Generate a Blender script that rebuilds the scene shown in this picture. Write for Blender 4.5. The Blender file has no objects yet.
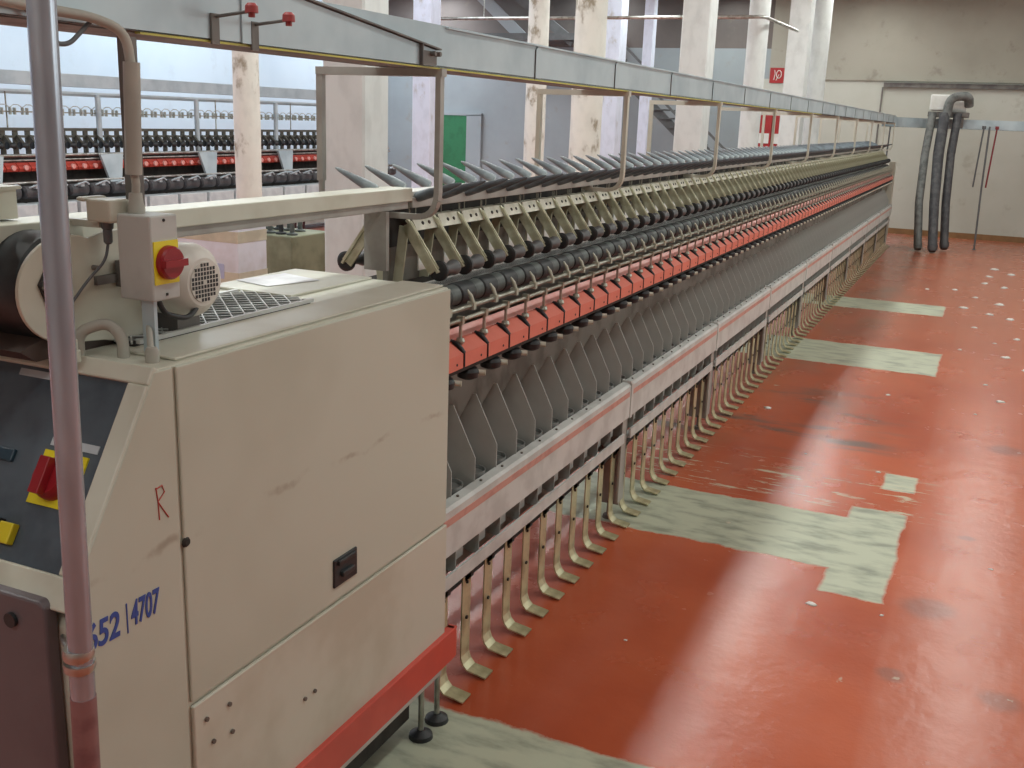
import bpy, bmesh, math, random
from mathutils import Vector, Matrix
random.seed(7)
C = bpy.context.scene.collection
PI = math.pi
sc = bpy.context.scene

# ---------------------------------------------------------------- materials
def nodes(name):
    m = bpy.data.materials.new(name); m.use_nodes = True
    nt = m.node_tree; b = nt.nodes['Principled BSDF']
    return m, nt, b
def N(nt, t, **kw):
    n = nt.nodes.new(t)
    for k, v in kw.items(): setattr(n, k, v)
    return n
def L(nt, a, b): nt.links.new(a, b)
def coords(nt, scale=(1, 1, 1)):
    tc = N(nt, 'ShaderNodeTexCoord'); mp = N(nt, 'ShaderNodeMapping')
    mp.inputs['Scale'].default_value = scale
    L(nt, tc.outputs['Object'], mp.inputs['Vector']); return mp.outputs['Vector']
def mix(nt, fac, a, b):
    n = N(nt, 'ShaderNodeMix', data_type='RGBA')
    for s, v in ((n.inputs[0], fac), (n.inputs[6], a), (n.inputs[7], b)):
        if hasattr(v, 'is_linked') or hasattr(v, 'links'): L(nt, v, s)
        elif isinstance(v, (int, float)): s.default_value = v
        else: s.default_value = (*v[:3], 1)
    return n.outputs[2]
def math_(nt, op, a, b=None, c=None):
    n = N(nt, 'ShaderNodeMath', operation=op)
    for i, v in enumerate((a, b, c)):
        if v is None: continue
        if isinstance(v, (int, float)): n.inputs[i].default_value = v
        else: L(nt, v, n.inputs[i])
    return n.outputs[0]
def ramp(nt, v, lo, hi):
    n = N(nt, 'ShaderNodeMapRange'); n.interpolation_type = 'SMOOTHSTEP'
    L(nt, v, n.inputs[0]); n.inputs[1].default_value = lo; n.inputs[2].default_value = hi
    return n.outputs[0]
def noise(nt, vec, scale, detail=4, rough=.55):
    n = N(nt, 'ShaderNodeTexNoise'); n.inputs['Scale'].default_value = scale
    n.inputs['Detail'].default_value = detail; n.inputs['Roughness'].default_value = rough
    L(nt, vec, n.inputs['Vector']); return n.outputs[0]
def mat(name, col, rough=.5, metal=0., col2=None, scale=6, stretch=(1, 1, 1), lo=.4, hi=.65, spec=.5, bump=0):
    m, nt, b = nodes(name)
    b.inputs['Roughness'].default_value = rough; b.inputs['Metallic'].default_value = metal
    b.inputs['Specular IOR Level'].default_value = spec
    if col2 is None: col2 = tuple(c*.82 for c in col)
    v = coords(nt, stretch); nz = noise(nt, v, scale)
    L(nt, mix(nt, ramp(nt, nz, lo, hi), col, col2), b.inputs['Base Color'])
    if bump:
        bp = N(nt, 'ShaderNodeBump'); bp.inputs['Strength'].default_value = bump; bp.inputs['Distance'].default_value = .01
        L(nt, nz, bp.inputs['Height']); L(nt, bp.outputs[0], b.inputs['Normal'])
    return m
def S(r, g, b):
    f = lambda c: ((c/255+.055)/1.055)**2.4 if c > 10 else c/255/12.92
    return (f(r), f(g), f(b))

M = {}
M['cream'] = mat('cream_enamel', S(204, 202, 188), .38, 0, S(192, 188, 172), 3)
M['cream2'] = mat('cream_edge', S(210, 210, 196), .4, 0, S(198, 196, 180), 5)
M['brown'] = mat('brown_grey_door', S(106, 98, 102), .45, 0, S(98, 88, 92), 3)
M['grey'] = mat('grey_enamel', S(168, 166, 160), .45, 0, S(150, 146, 140), 5)
M['platey'] = mat('divider_grey', S(190, 192, 188), .5, 0, S(178, 180, 176), 4)
M['panel'] = mat('slate_panel', S(84, 96, 106), .5, 0, S(66, 76, 86), 7)
M['dark'] = mat('dark_recess', S(58, 54, 50), .8, 0, S(40, 38, 36), 9)
M['back'] = mat('dusty_inner_panel', S(134, 130, 122), .7, 0, S(108, 102, 94), 6)
M['black'] = mat('black_rubber', S(32, 34, 37), .5, 0, S(48, 52, 54), 14)
M['drumgrey'] = mat('worn_drum_grey', S(92, 98, 96), .5, .1, S(70, 76, 74), 14)
M['steel'] = mat('bright_steel', S(190, 190, 186), .3, .85, S(150, 148, 140), 12)
M['rod'] = mat('dull_steel_rod', S(176, 176, 164), .35, .7, S(136, 134, 120), 12)
M['brass'] = mat('yellow_passivated_steel', S(206, 200, 164), .34, .45, S(160, 152, 118), 9)
M['arm'] = mat('olive_passivated_arm', S(206, 205, 180), .42, .15, S(172, 168, 138), 11)
M['armlight'] = mat('pale_arm_flange', S(212, 210, 196), .45, .15, S(184, 182, 164), 11)
M['red'] = mat('orange_red_plastic', S(224, 122, 104), .38, 0, S(212, 108, 92), 5)
M['redmark'] = mat('faded_red_stripe', S(204, 150, 138), .5, 0, S(190, 136, 126), 10, lo=.45, hi=.6)
M['lipred'] = mat('pale_red_lip', S(236, 176, 168), .35, 0, S(226, 146, 136), 8)
M['kick'] = mat('red_enamel', S(206, 84, 70), .35, 0, S(192, 74, 62), 3)
M['rail'] = mat('pale_grey_rail', S(208, 209, 206), .4, 0, S(190, 190, 187), 6)
M['galv'] = mat('galvanised_sheet', S(188, 202, 208), .42, .15, S(164, 180, 188), 3.2, (1, 1, 1), .35, .75)
M['galvdark'] = mat('galvanised_underside', S(120, 116, 112), .6, .3, S(92, 88, 86), 6)
M['galvbeige'] = mat('dusty_galvanised', S(178, 172, 162), .6, .2, S(160, 154, 144), 8)
M['yellow'] = mat('yellow_strip', S(206, 204, 90), .5, 0, S(186, 182, 84), 8)
M['yplate'] = mat('yellow_plate', S(238, 220, 40), .4)
M['sred'] = mat('switch_red', S(150, 28, 38), .35)
M['sbox'] = mat('switch_box_grey', S(190, 192, 188), .5)
M['white'] = mat('white_paint', S(228, 228, 224), .5, 0, S(214, 214, 208), 4)
M['motor'] = mat('motor_white', S(226, 222, 214), .4)
M['blue'] = mat('stencil_blue', S(60, 84, 160), .6)
M['redink'] = mat('red_marker', S(196, 80, 70), .6)
M['paper'] = mat('white_paper', S(240, 242, 246), .7)
M['pipe'] = mat('chrome_pipe', S(196, 204, 216), .25, .55, S(160, 166, 178), 4, (1, 1, .3))
M['hosew'] = mat('grey_conduit', S(176, 172, 162), .6)
M['cable'] = mat('grey_cable', S(96, 98, 100), .5)
M['peg'] = mat('slate_peg', S(112, 122, 130), .42, 0, S(86, 94, 100), 9)
M['peglight'] = mat('pale_peg', S(150, 160, 164), .42, 0, S(120, 130, 136), 9)
M['hoseb'] = mat('dark_hose', S(62, 62, 66), .55, 0, S(84, 84, 86), 10)
M['hoseg'] = mat('grey_hose', S(112, 114, 112), .55, 0, S(84, 86, 84), 10)
M['capred'] = mat('faded_red_cap', S(170, 70, 70), .5)
M['green'] = mat('green_door', S(48, 118, 78), .5)
M['lint'] = mat('white_lint', S(236, 234, 230), .9)
M['tag'] = mat('label_white', S(196, 204, 210), .5)
M['signred'] = mat('sign_red', S(170, 40, 42), .5)
M['bbox'] = mat('pale_tray', S(206, 214, 216), .5, 0, S(190, 198, 202), 6)
M['can'] = mat('grey_pot', S(150, 152, 150), .35, .3)
M['dull'] = mat('smudge', S(110, 100, 92), .7)

# worn creamy cabinet side
def cabinet_mat():
    m, nt, b = nodes('worn_cream_cabinet'); v = coords(nt)
    base = mix(nt, ramp(nt, noise(nt, v, 1.4, 3), .4, .7), S(198, 201, 187), S(188, 190, 175))
    sx = N(nt, 'ShaderNodeSeparateXYZ'); L(nt, v, sx.inputs[0])
    d = math_(nt, 'ABSOLUTE', math_(nt, 'SUBTRACT', math_(nt, 'ADD', sx.outputs[2], math_(nt, 'MULTIPLY', noise(nt, v, 5), .1)), 1.295))
    band = math_(nt, 'SUBTRACT', 1., ramp(nt, d, .002, .014))
    g = math_(nt, 'MULTIPLY', band, ramp(nt, noise(nt, v, 7, 5), .42, .62))
    L(nt, mix(nt, math_(nt, 'MULTIPLY', g, .55), base, S(140, 126, 108)), b.inputs['Base Color'])
    b.inputs['Roughness'].default_value = .36; return m
M['cab'] = cabinet_mat()
def column_mat(name, base, dirt, lo, hi):
    m, nt, b = nodes(name); v = coords(nt, (1, 1, .6))
    n1 = noise(nt, v, 2.2, 6, .6); n2 = noise(nt, v, 9, 4)
    c = mix(nt, ramp(nt, n2, .4, .7), base, tuple(x*.9 for x in base))
    L(nt, mix(nt, ramp(nt, n1, lo, hi), c, dirt), b.inputs['Base Color'])
    b.inputs['Roughness'].default_value = .8; return m
M['col'] = column_mat('painted_column', S(212, 214, 212), S(188, 190, 188), .55, .75)
M['colworn'] = column_mat('peeling_column', S(222, 220, 212), S(150, 140, 122), .56, .64)
M['colblue'] = column_mat('bluish_column', S(214, 220, 236), S(170, 164, 160), .58, .7)
def wall_mat(name, a, b_, c):
    m, nt, b = nodes(name); v = coords(nt)
    n1 = noise(nt, v, .5, 5); n2 = noise(nt, v, 2.4, 6, .65)
    col = mix(nt, ramp(nt, n1, .35, .7), a, b_)
    L(nt, mix(nt, math_(nt, 'MULTIPLY', ramp(nt, n2, .58, .72), .5), col, c), b.inputs['Base Color'])
    b.inputs['Roughness'].default_value = .85; return m
M['wallfar'] = wall_mat('dusty_beige_wall', S(170, 166, 154), S(154, 150, 138), S(128, 122, 110))
M['wallpanel'] = wall_mat('white_lower_wall', S(196, 197, 188), S(184, 185, 174), S(160, 156, 142))
M['wallleft'] = wall_mat('pale_blue_wall', S(202, 218, 230), S(192, 210, 224), S(190, 204, 214))
M['wallgrey'] = wall_mat('grey_blue_wall', S(158, 166, 170), S(144, 152, 156), S(150, 142, 126))
M['plain'] = wall_mat('plain_wall', S(190, 186, 176), S(180, 176, 166), S(160, 154, 144))

def floor_mat():
    m, nt, b = nodes('red_painted_floor'); v = coords(nt)
    sx = N(nt, 'ShaderNodeSeparateXYZ'); L(nt, v, sx.inputs[0]); X, Y = sx.outputs[0], sx.outputs[1]
    w1 = math_(nt, 'MULTIPLY', math_(nt, 'SUBTRACT', noise(nt, v, 3.2, 6, .7), .5), .07)
    w2 = math_(nt, 'MULTIPLY', math_(nt, 'SUBTRACT', noise(nt, coords(nt, (1, 1.3, 1)), 4.3, 6, .65), .5), .11)
    Xw = math_(nt, 'ADD', X, w1); Yw = math_(nt, 'ADD', Y, w2)
    def rect(x0, x1, y0, y1, slope=0, soft=.012):
        yy = math_(nt, 'SUBTRACT', Yw, math_(nt, 'MULTIPLY', Xw, slope)) if slope else Yw
        a = math_(nt, 'MINIMUM', math_(nt, 'SUBTRACT', Xw, x0), math_(nt, 'SUBTRACT', x1, Xw))
        c = math_(nt, 'MINIMUM', math_(nt, 'SUBTRACT', yy, y0), math_(nt, 'SUBTRACT', y1, yy))
        return ramp(nt, math_(nt, 'MINIMUM', a, c), -soft, soft)
    ps = [rect(-2.2, -.22, 5.2, 5.98), rect(-.52, -.22, 4.9, 6.2), rect(-2.2, -.82, 1.9, 3.12),
          rect(-2.4, -.27, 10.15, 11.25), rect(-2.4, -.38, 13.65, 14.5), rect(-.4, -.2, 6.62, 6.95)]
    patch = ps[0]
    for p in ps[1:]: patch = math_(nt, 'MAXIMUM', patch, p)
    # chipped streaks across the aisle
    vs = coords(nt, (.8, 5, 1)); st = ramp(nt, noise(nt, vs, 3.2, 6, .7), .555, .61)
    zone = math_(nt, 'MULTIPLY', ramp(nt, Y, 6.0, 6.2), math_(nt, 'SUBTRACT', 1., ramp(nt, Y, 6.7, 7.1)))
    zone = math_(nt, 'MULTIPLY', zone, math_(nt, 'SUBTRACT', 1., ramp(nt, X, -.3, .1)))
    chips = math_(nt, 'MULTIPLY', st, zone)
    tiny = math_(nt, 'MULTIPLY', ramp(nt, noise(nt, v, 7.5, 3), .72, .75), .7)
    red = mix(nt, ramp(nt, noise(nt, v, .8, 5), .35, .68), S(188, 92, 58), S(168, 75, 46))
    red = mix(nt, math_(nt, 'MULTIPLY', ramp(nt, X, -.2, -.16), .3), red, S(196, 116, 90))
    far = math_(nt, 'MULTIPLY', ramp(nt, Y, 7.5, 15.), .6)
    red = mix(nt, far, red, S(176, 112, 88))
    # dusty pink paint below the machine, where nobody walks
    um = math_(nt, 'MULTIPLY', math_(nt, 'SUBTRACT', 1., ramp(nt, Xw, -1.72, -1.6)), .5)
    red = mix(nt, um, red, S(190, 128, 120))
    # brownish grime beside the machine and in broad smears
    gz = math_(nt, 'MULTIPLY', ramp(nt, noise(nt, coords(nt, (1, .5, 1)), 1.3, 5, .6), .42, .7), math_(nt, 'SUBTRACT', 1., ramp(nt, X, -1.3, -.2)))
    gz = math_(nt, 'MULTIPLY', gz, ramp(nt, Y, 5.8, 7.))
    red = mix(nt, math_(nt, 'MULTIPLY', gz, .55), red, S(138, 104, 84))
    scr = math_(nt, 'MULTIPLY', ramp(nt, noise(nt, coords(nt, (2.5, 9, 1)), 4, 6, .7), .66, .72), .3)
    red = mix(nt, scr, red, S(206, 166, 142))
    # dark rubber scuffs
    vd = coords(nt, (.6, 2.2, 1)); du = ramp(nt, noise(nt, vd, 1.9, 6, .6), .5, .68)
    dz = math_(nt, 'MULTIPLY', ramp(nt, Y, 6.9, 7.4), math_(nt, 'SUBTRACT', 1., ramp(nt, Y, 8.6, 9.4)))
    dz = math_(nt, 'MULTIPLY', dz, math_(nt, 'SUBTRACT', 1., ramp(nt, X, -.7, -.2)))
    c = mix(nt, math_(nt, 'MULTIPLY', math_(nt, 'MULTIPLY', du, dz), .85), red, S(84, 84, 78))
    spots = None
    for (px, py, r) in ((-.01, 4.95, .13), (.33, 7.95, .13), (.30, 4.2, .09), (.12, 6.0, .05), (-.12, 4.2, .06)):
        dd = math_(nt, 'SQRT', math_(nt, 'ADD', math_(nt, 'POWER', math_(nt, 'SUBTRACT', Xw, px), 2.), math_(nt, 'POWER', math_(nt, 'SUBTRACT', Yw, py), 2.)))
        s_ = math_(nt, 'SUBTRACT', 1., ramp(nt, dd, r*.5, r*1.25))
        spots = s_ if spots is None else math_(nt, 'MAXIMUM', spots, s_)
    c = mix(nt, math_(nt, 'MULTIPLY', spots, .4), c, S(92, 80, 78))
    gr = mix(nt, ramp(nt, noise(nt, coords(nt, (1, 2.5, 1)), 4, 5), .42, .72), S(186, 190, 168), S(140, 144, 128))
    c = mix(nt, patch, c, gr)
    c = mix(nt, chips, c, S(202, 196, 172))
    c = mix(nt, tiny, c, S(200, 186, 164))
    # yellow lane line far to the left
    yl = math_(nt, 'ABSOLUTE', math_(nt, 'SUBTRACT', Y, 14.9))
    c = mix(nt, math_(nt, 'MULTIPLY', math_(nt, 'SUBTRACT', 1., ramp(nt, yl, .04, .07)), math_(nt, 'SUBTRACT', 1., ramp(nt, X, -8.1, -8.))), c, S(220, 190, 60))
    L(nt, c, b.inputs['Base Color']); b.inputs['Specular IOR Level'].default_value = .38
    ro = N(nt, 'ShaderNodeMapRange'); L(nt, patch, ro.inputs[0]); ro.inputs[3].default_value = .2; ro.inputs[4].default_value = .45
    r2 = math_(nt, 'ADD', ro.outputs[0], math_(nt, 'MULTIPLY', noise(nt, v, 3, 6), .12))
    L(nt, r2, b.inputs['Roughness'])
    bp = N(nt, 'ShaderNodeBump'); bp.inputs['Strength'].default_value = .2; bp.inputs['Distance'].default_value = .02
    L(nt, noise(nt, v, 6, 5, .6), bp.inputs['Height']); L(nt, bp.outputs[0], b.inputs['Normal'])
    return m
M['floor'] = floor_mat()

# ---------------------------------------------------------------- mesh builder
class MB:
    def __init__(s): s.v = []; s.f = []; s.mi = []; s.sm = []
    def add(s, vs, fs, mi=0, sm=False):
        o = len(s.v); s.v += [tuple(v) for v in vs]
        for f in fs: s.f.append([i+o for i in f]); s.mi.append(mi); s.sm.append(sm)
        return s
    def box(s, x0, x1, y0, y1, z0, z1, mi=0):
        vs = [(x, y, z) for x in (x0, x1) for y in (y0, y1) for z in (z0, z1)]
        return s.add(vs, [(0, 1, 3, 2), (4, 6, 7, 5), (0, 4, 5, 1), (2, 3, 7, 6), (0, 2, 6, 4), (1, 5, 7, 3)], mi)
    def prism(s, pts, axis, a, b, mi=0):
        """extrude a 2-D outline along an axis; outline coords are the two other axes in x,y,z order"""
        def P(p, t): return (t, p[0], p[1]) if axis == 'x' else (p[0], t, p[1]) if axis == 'y' else (p[0], p[1], t)
        n = len(pts); vs = [P(p, a) for p in pts]+[P(p, b) for p in pts]
        return s.add(vs, [list(range(n))[::-1], list(range(n, 2*n))]+[(i, (i+1) % n, (i+1) % n+n, i+n) for i in range(n)], mi)
    def tube(s, path, r, seg=10, mi=0, cap=True, rs=None):
        path = [Vector(p) for p in path]; rings = []; up = None
        for i, p in enumerate(path):
            t = (path[min(i+1, len(path)-1)]-path[max(i-1, 0)]).normalized()
            if up is None:
                up = t.orthogonal().normalized()
            up = (up-t*up.dot(t)).normalized(); w = t.cross(up); rr = rs[i] if rs else r
            rings.append([p+(up*math.cos(a)+w*math.sin(a))*rr for a in [2*PI*k/seg for k in range(seg)]])
        vs = [q for R_ in rings for q in R_]; fs = []
        for i in range(len(path)-1):
            for k in range(seg):
                a, b = i*seg+k, i*seg+(k+1) % seg; fs.append((a, b, b+seg, a+seg))
        s.add(vs, fs, mi, True)
        if cap: s.add(rings[0], [list(range(seg))[::-1]], mi); s.add(rings[-1], [list(range(seg))], mi)
        return s
    def cyl(s, a, b, r, seg=16, mi=0, r2=None): return s.tube([a, b], r, seg, mi, True, [r, r if r2 is None else r2])
    def lathe(s, a, b, prof, seg=20, mi=0):
        a, b = Vector(a), Vector(b); d = (b-a)
        # profile: list of (t along a-b, radius)
        u = d.normalized().orthogonal().normalized(); w = d.normalized().cross(u); rings = []
        for t, r in prof:
            rings.append([a+d*t+(u*math.cos(k)+w*math.sin(k))*r for k in [2*PI*i/seg for i in range(seg)]])
        # share rings only where the outline bends gently, so sharp edges stay crisp
        ang = [math.atan2(prof[i+1][1]-prof[i][1], (prof[i+1][0]-prof[i][0])*d.length) for i in range(len(prof)-1)]
        i = 0
        while i < len(prof)-1:
            j = i+1
            while j < len(prof)-1 and abs(ang[j]-ang[j-1]) < .55: j += 1
            vs = [q for R_ in rings[i:j+1] for q in R_]; fs = []
            for m_ in range(j-i):
                for k in range(seg):
                    p, q = m_*seg+k, m_*seg+(k+1) % seg; fs.append((p, q, q+seg, p+seg))
            s.add(vs, fs, mi, True); i = j
        if True: pass; s.add(rings[0], [list(range(seg))[::-1]], mi); s.add(rings[-1], [list(range(seg))], mi)
        return s
    def mesh(s, name, mats, bevel=0):
        me = bpy.data.meshes.new(name); me.from_pydata(s.v, [], s.f)
        mats = mats if isinstance(mats, (list, tuple)) else [mats]
        for m in mats: me.materials.append(m)
        for p, mi, sm in zip(me.polygons, s.mi, s.sm): p.material_index = mi; p.use_smooth = sm
        bm = bmesh.new(); bm.from_mesh(me); bmesh.ops.recalc_face_normals(bm, faces=bm.faces)
        bm.to_mesh(me); bm.free(); me.update(); return me
    def build(s, name, mats, parent=None, bevel=0, loc=None):
        o = bpy.data.objects.new(name, s.mesh(name, mats)); C.objects.link(o)
        if parent: o.parent = parent
        if loc: o.location = loc
        if bevel:
            b = o.modifiers.new('bevel', 'BEVEL'); b.width = bevel; b.segments = 2; b.limit_method = 'ANGLE'
        return o
def tag(o, label=None, cat=None, group=None, kind=None):
    if label: o['label'] = label
    if cat: o['category'] = cat
    if group: o['group'] = group
    if kind: o['kind'] = kind
    return o
def empty(name, loc=(0, 0, 0)):
    o = bpy.data.objects.new(name, None); o.location = loc; o.empty_display_size = .1; C.objects.link(o); return o
def put(src, parent, loc):
    c = src.copy(); C.objects.link(c); c.parent = parent; c.location = loc
    for g in src.children:
        d = g.copy(); C.objects.link(d); d.parent = c
    return c
def bend(pts, r, n=5):
    """round the inner corners of a polyline"""
    out = [Vector(pts[0])]
    for i in range(1, len(pts)-1):
        p = Vector(pts[i]); a = (Vector(pts[i-1])-p); b = (Vector(pts[i+1])-p); rr = min(r, a.length*.49, b.length*.49)
        A = p+a.normalized()*rr; B = p+b.normalized()*rr
        for k in range(n+1):
            t = k/n; out.append(A*(1-t)**2+p*2*t*(1-t)+B*t*t)
    out.append(Vector(pts[-1])); return out

# ================================================================ SETTING
def struct(name, mb, m): return tag(mb.build(name, m), kind='structure')
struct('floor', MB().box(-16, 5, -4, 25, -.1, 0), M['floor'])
struct('ceiling', MB().box(-16, 5, -4, 25, 5.2, 5.35), M['plain'])
YW = 24.5
struct('wall_back', MB().box(-5.0, 5, YW, YW+.2, 3.25, 5.2).box(-16, -5.0, YW, YW+.2, 3.9, 5.2, 3).box(-16, -5.0, YW, YW+.2, 3.25, 3.9, 2).box(-5.4, 5, YW, YW+.2, 0, 3.25, 1).box(-16, -5.4, YW, YW+.2, 0, 3.25, 2),
       [M['wallfar'], M['wallpanel'], M['wallgrey'], wall_mat('dark_upper_wall', S(116, 108, 104), S(96, 90, 88), S(130, 120, 110))])
struct('wall_left', MB().box(-15.4, -15.2, -4, YW, 0, 5.2), M['wallleft'])
struct('wall_right', MB().box(4.8, 5, -4, YW, 0, 5.2), M['plain'])
struct('wall_front', MB().box(-15.2, 4.8, -4.1, -3.9, 0, 5.2), M['plain'])
struct('trim_1', MB().box(-4.3, 4.8, YW-.05, YW, 3.25, 3.3), M['wallfar'])
struct('trim_2', MB().box(-2.5, 4.8, YW-.1, YW, 3.12, 3.2).box(-2.5, 4.8, YW-.12, YW, 3.2, 3.215), M['galvdark'])
struct('trim_3', MB().box(-2.535, -2.505, YW-.04, YW, 0, 3.12), M['galvdark'])
struct('baseboard_back', MB().box(-5.4, 4.8, YW-.02, YW, 0, .12), mat('brown_base', S(140, 104, 66), .7))
d = struct('door_1', MB().box(-13.35, -12.62, YW-.08, YW, 0, 2.2), M['green'])
f = MB().box(-12.62, -12.2, YW-.1, YW, 0, 2.22).box(-13.4, -12.2, YW-.1, YW, 2.2, 2.27).build('door_frame', M['wallgrey'], d)

# ================================================================ COLUMNS
def column(x, y, w, m, label, rnd=False, w2=None):
    b = MB()
    if rnd:
        seg = 28; prof = [(t/14, w/2*(1+.015*math.sin(t*1.7+x))) for t in range(15)]
        b.lathe((0, 0, 0), (0, 0, 5.2), prof, seg); b.lathe((0, 0, 0), (0, 0, .12), [(0, w/2+.03), (1, w/2+.03)], seg)
    else:
        h, g, c = w/2, (w2 or w)/2, .015
        b.prism([(-h+c, -g), (h-c, -g), (h, -g+c), (h, g-c), (h-c, g), (-h+c, g), (-h, g-c), (-h, -g+c)], 'z', 0, 5.2)
        b.box(-h-.01, h+.01, -g-.01, g+.01, 0, .1)
    o = b.build('column', M[m], loc=(x, y, 0)); return tag(o, label, 'column')
column(-4.03, 6.15, .33, 'col', 'wide white square column just behind the near end of the machine', w2=.32)
column(-7.66, 9.5, .29, 'colworn', 'round peeling column at the left, seen beside the chrome pole', True)
column(-9.35, 16.5, .36, 'colblue', 'bluish square column in front of the green door')
column(-7.45, 17.0, .36, 'colworn', 'thin round peeling column second along the trough', True)
column(-4.97, 13.0, .41, 'colworn', 'thick round column with peeling paint at mid height', True)
column(-6.78, 19.0, .36, 'colblue', 'bluish square column half hidden by the thick round column')
column(-7.2, 22.4, .22, 'colblue', 'slender lilac post beside the dark staircase')
column(-4.1, 15.0, .40, 'col', 'clean white square column at the middle of the machine row')
column(-3.92, 18.0, .34, 'col', 'round cream column left of the red fire hose sign', True)
column(-3.64, 20.3, .38, 'col', 'pale square column right of the red fire hose sign')
column(-3.38, 21.0, .33, 'col', 'rightmost white round column before the bare back wall', True)

# ================================================================ MAIN MACHINE
XC = -2.0; P0 = 3.30; PITCH = .2; NS = 92; YE = 21.8
mc = empty('twisting_machine', (XC, 3, 0))
tag(mc, 'long grey textile twisting machine with cream end cabinet running down the hall', 'machine')
inv = Vector((-XC, -3, 0))
class P_:
    pass
def part(name, mb, m, parent=None, bevel=0):
    """a part of the near machine, given in room coordinates"""
    o = mb.build(name, m, parent or mc, bevel)
    if parent is None: o.location = inv
    return o

# --- end cabinet
X1, XL = -1.58, -2.42
Y0c, Y1c = 1.33, 2.965
prof = [(1.66, 1.652), (Y1c, 1.652), (Y1c, .3), (Y0c+.03, .3), (Y0c+.03, 1.16)]  # y,z outline (control slope in front)
cab = MB()
cab.prism(prof, 'x', XL+.2, X1-.006)
cab.prism([(1.64, 1.652-.05), (Y1c, 1.60), (Y1c, .3), (Y0c+.04, .3), (Y0c+.04, 1.2)], 'x', XL, XL+.2)
cabinet = part('cabinet', cab, M['cream2'], bevel=.006)
cabinet['label'] = 'cream sheet metal end cabinet'
def cpart(name, mb, m, bevel=0, label=None):
    o = mb.build(name, m, cabinet, bevel)
    if label: o['label'] = label
    return o
# side skins
cpart('side_panel', MB().prism([(1.352, .3), (1.668, .3), (1.668, 1.648), (1.615, 1.648), (1.352, 1.225)], 'x', X1-.006, X1), M['cab'], .003)
cpart('access_door', MB().prism([(1.678, .822), (Y1c, .826), (Y1c, 1.648), (1.678, 1.648)], 'x', X1-.006, X1+.002), M['cab'], .004)
cpart('lower_panel', MB().prism([(1.678, .3), (Y1c, .3), (Y1c, .818), (1.678, .812)], 'x', X1-.006, X1+.006), M['cream'], .004)
cpart('door_latch', MB().box(X1, X1+.008, 2.27, 2.39, .868, .955).box(X1+.004, X1+.016, 2.285, 2.375, .935, .95).box(X1+.008, X1+.02, 2.30, 2.36, .895, .912), M['black'], .003, 'black recessed latch')
bl = MB()
for (y, z) in ((1.719, .758), (1.74, .685), (1.803, .753), (1.81, .672), (2.119, .596), (2.166, .596)):
    bl.cyl((X1+.005, y, z), (X1+.012, y, z), .006, 8)
cpart('rivet_row', bl, M['dull'])
sm = MB()
sm.lathe((X1, 1.685, 1.233), (X1+.006, 1.685, 1.233), [(0, .014), (1, .008)], 10)
cpart('lock_pin', sm, M['dark'])
# hand written R
R_ = MB()
for pth in ([(1.600, 1.392), (1.604, 1.36), (1.606, 1.315)], [(1.598, 1.388), (1.618, 1.392), (1.625, 1.375), (1.604, 1.358)], [(1.604, 1.358), (1.622, 1.33), (1.634, 1.312)]):
    R_.tube([(X1+.0008, y, z) for y, z in pth], .0016, 5)
cpart('handwritten_letter', R_, M['redink'])
# stencilled figures as real letters
def text_mesh(txt, size, shear=0):
    cu = bpy.data.curves.new('figures', 'FONT'); cu.body = txt; cu.size = size; cu.extrude = .0008; cu.shear = shear
    cu.offset = size*.02
    o = bpy.data.objects.new('figures', cu); C.objects.link(o)
    dg = bpy.context.evaluated_depsgraph_get(); me = bpy.data.meshes.new_from_object(o.evaluated_get(dg))
    bpy.data.objects.remove(o); return me
me = text_mesh('652', .082, .12); me.materials.clear(); me.materials.append(M['blue'])
def place_text(me, name, loc, sx=1, parent=cabinet):
    o = bpy.data.objects.new(name, me); C.objects.link(o); o.parent = parent; o.location = loc
    o.rotation_euler = (PI/2, 0, PI/2); o.scale = (sx, 1, 1); return o
place_text(me, 'stencilled_number', (X1+.001, 1.380, 1.100), .76)
me = text_mesh('4707', .080, .12); me.materials.clear(); me.materials.append(M['blue'])
place_text(me, 'stencilled_number', (X1+.001, 1.506, 1.104), .52)
cpart('stencilled_stroke', MB().box(X1, X1+.0015, 1.494, 1.497, 1.092, 1.162), M['blue'])
# control panel on the slope
Pn = Vector((0, -.853, .523)); Ps = Vector((0, -.523, -.853)); Po = Vector((-1.60, 1.62, 1.645))
def onp(x, v, h=0): q = Po+Ps*v+Pn*h; return Vector((x, q.y, q.z))
def pslab(mb, x0, x1, v0, v1, h0, h1, mi=0):
    vs = [onp(x, v, h) for x in (x0, x1) for v in (v0, v1) for h in (h0, h1)]
    return mb.add(vs, [(0, 1, 3, 2), (4, 6, 7, 5), (0, 4, 5, 1), (2, 3, 7, 6), (0, 2, 6, 4), (1, 5, 7, 3)], mi)
fr = MB(); pslab(fr, -2.35, -1.582, -.01, .032, -.02, .012); pslab(fr, -2.35, -1.582, .452, .52, -.02, .012)
pslab(fr, -1.636, -1.582, .032, .452, -.02, .012); pslab(fr, -2.35, -2.3, .032, .452, -.02, .012)
cpart('top_edge', MB().box(XL+.2, X1-.004, 1.615, 1.67, 1.62, 1.652), M['cream2'], .003)
cpart('panel_frame', fr, M['cream2'], .004)
cp = MB(); pslab(cp, -2.3, -1.636, .032, .452, -.018, .001)
cpart('control_panel', cp, M['panel'], 0, 'slate blue operating panel')
lb = MB(); pslab(lb, -1.955, -1.83, .040, .056, .001, .003); cpart('label_strip', lb, M['tag'])
lb = MB(); pslab(lb, -1.79, -1.655, .178, .196, .001, .003); cpart('label_strip', lb, M['tag'])
yp = MB(); pslab(yp, -1.795, -1.672, .207, .325, .001, .006)
cpart('switch_plate', yp, M['yplate'])
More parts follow.
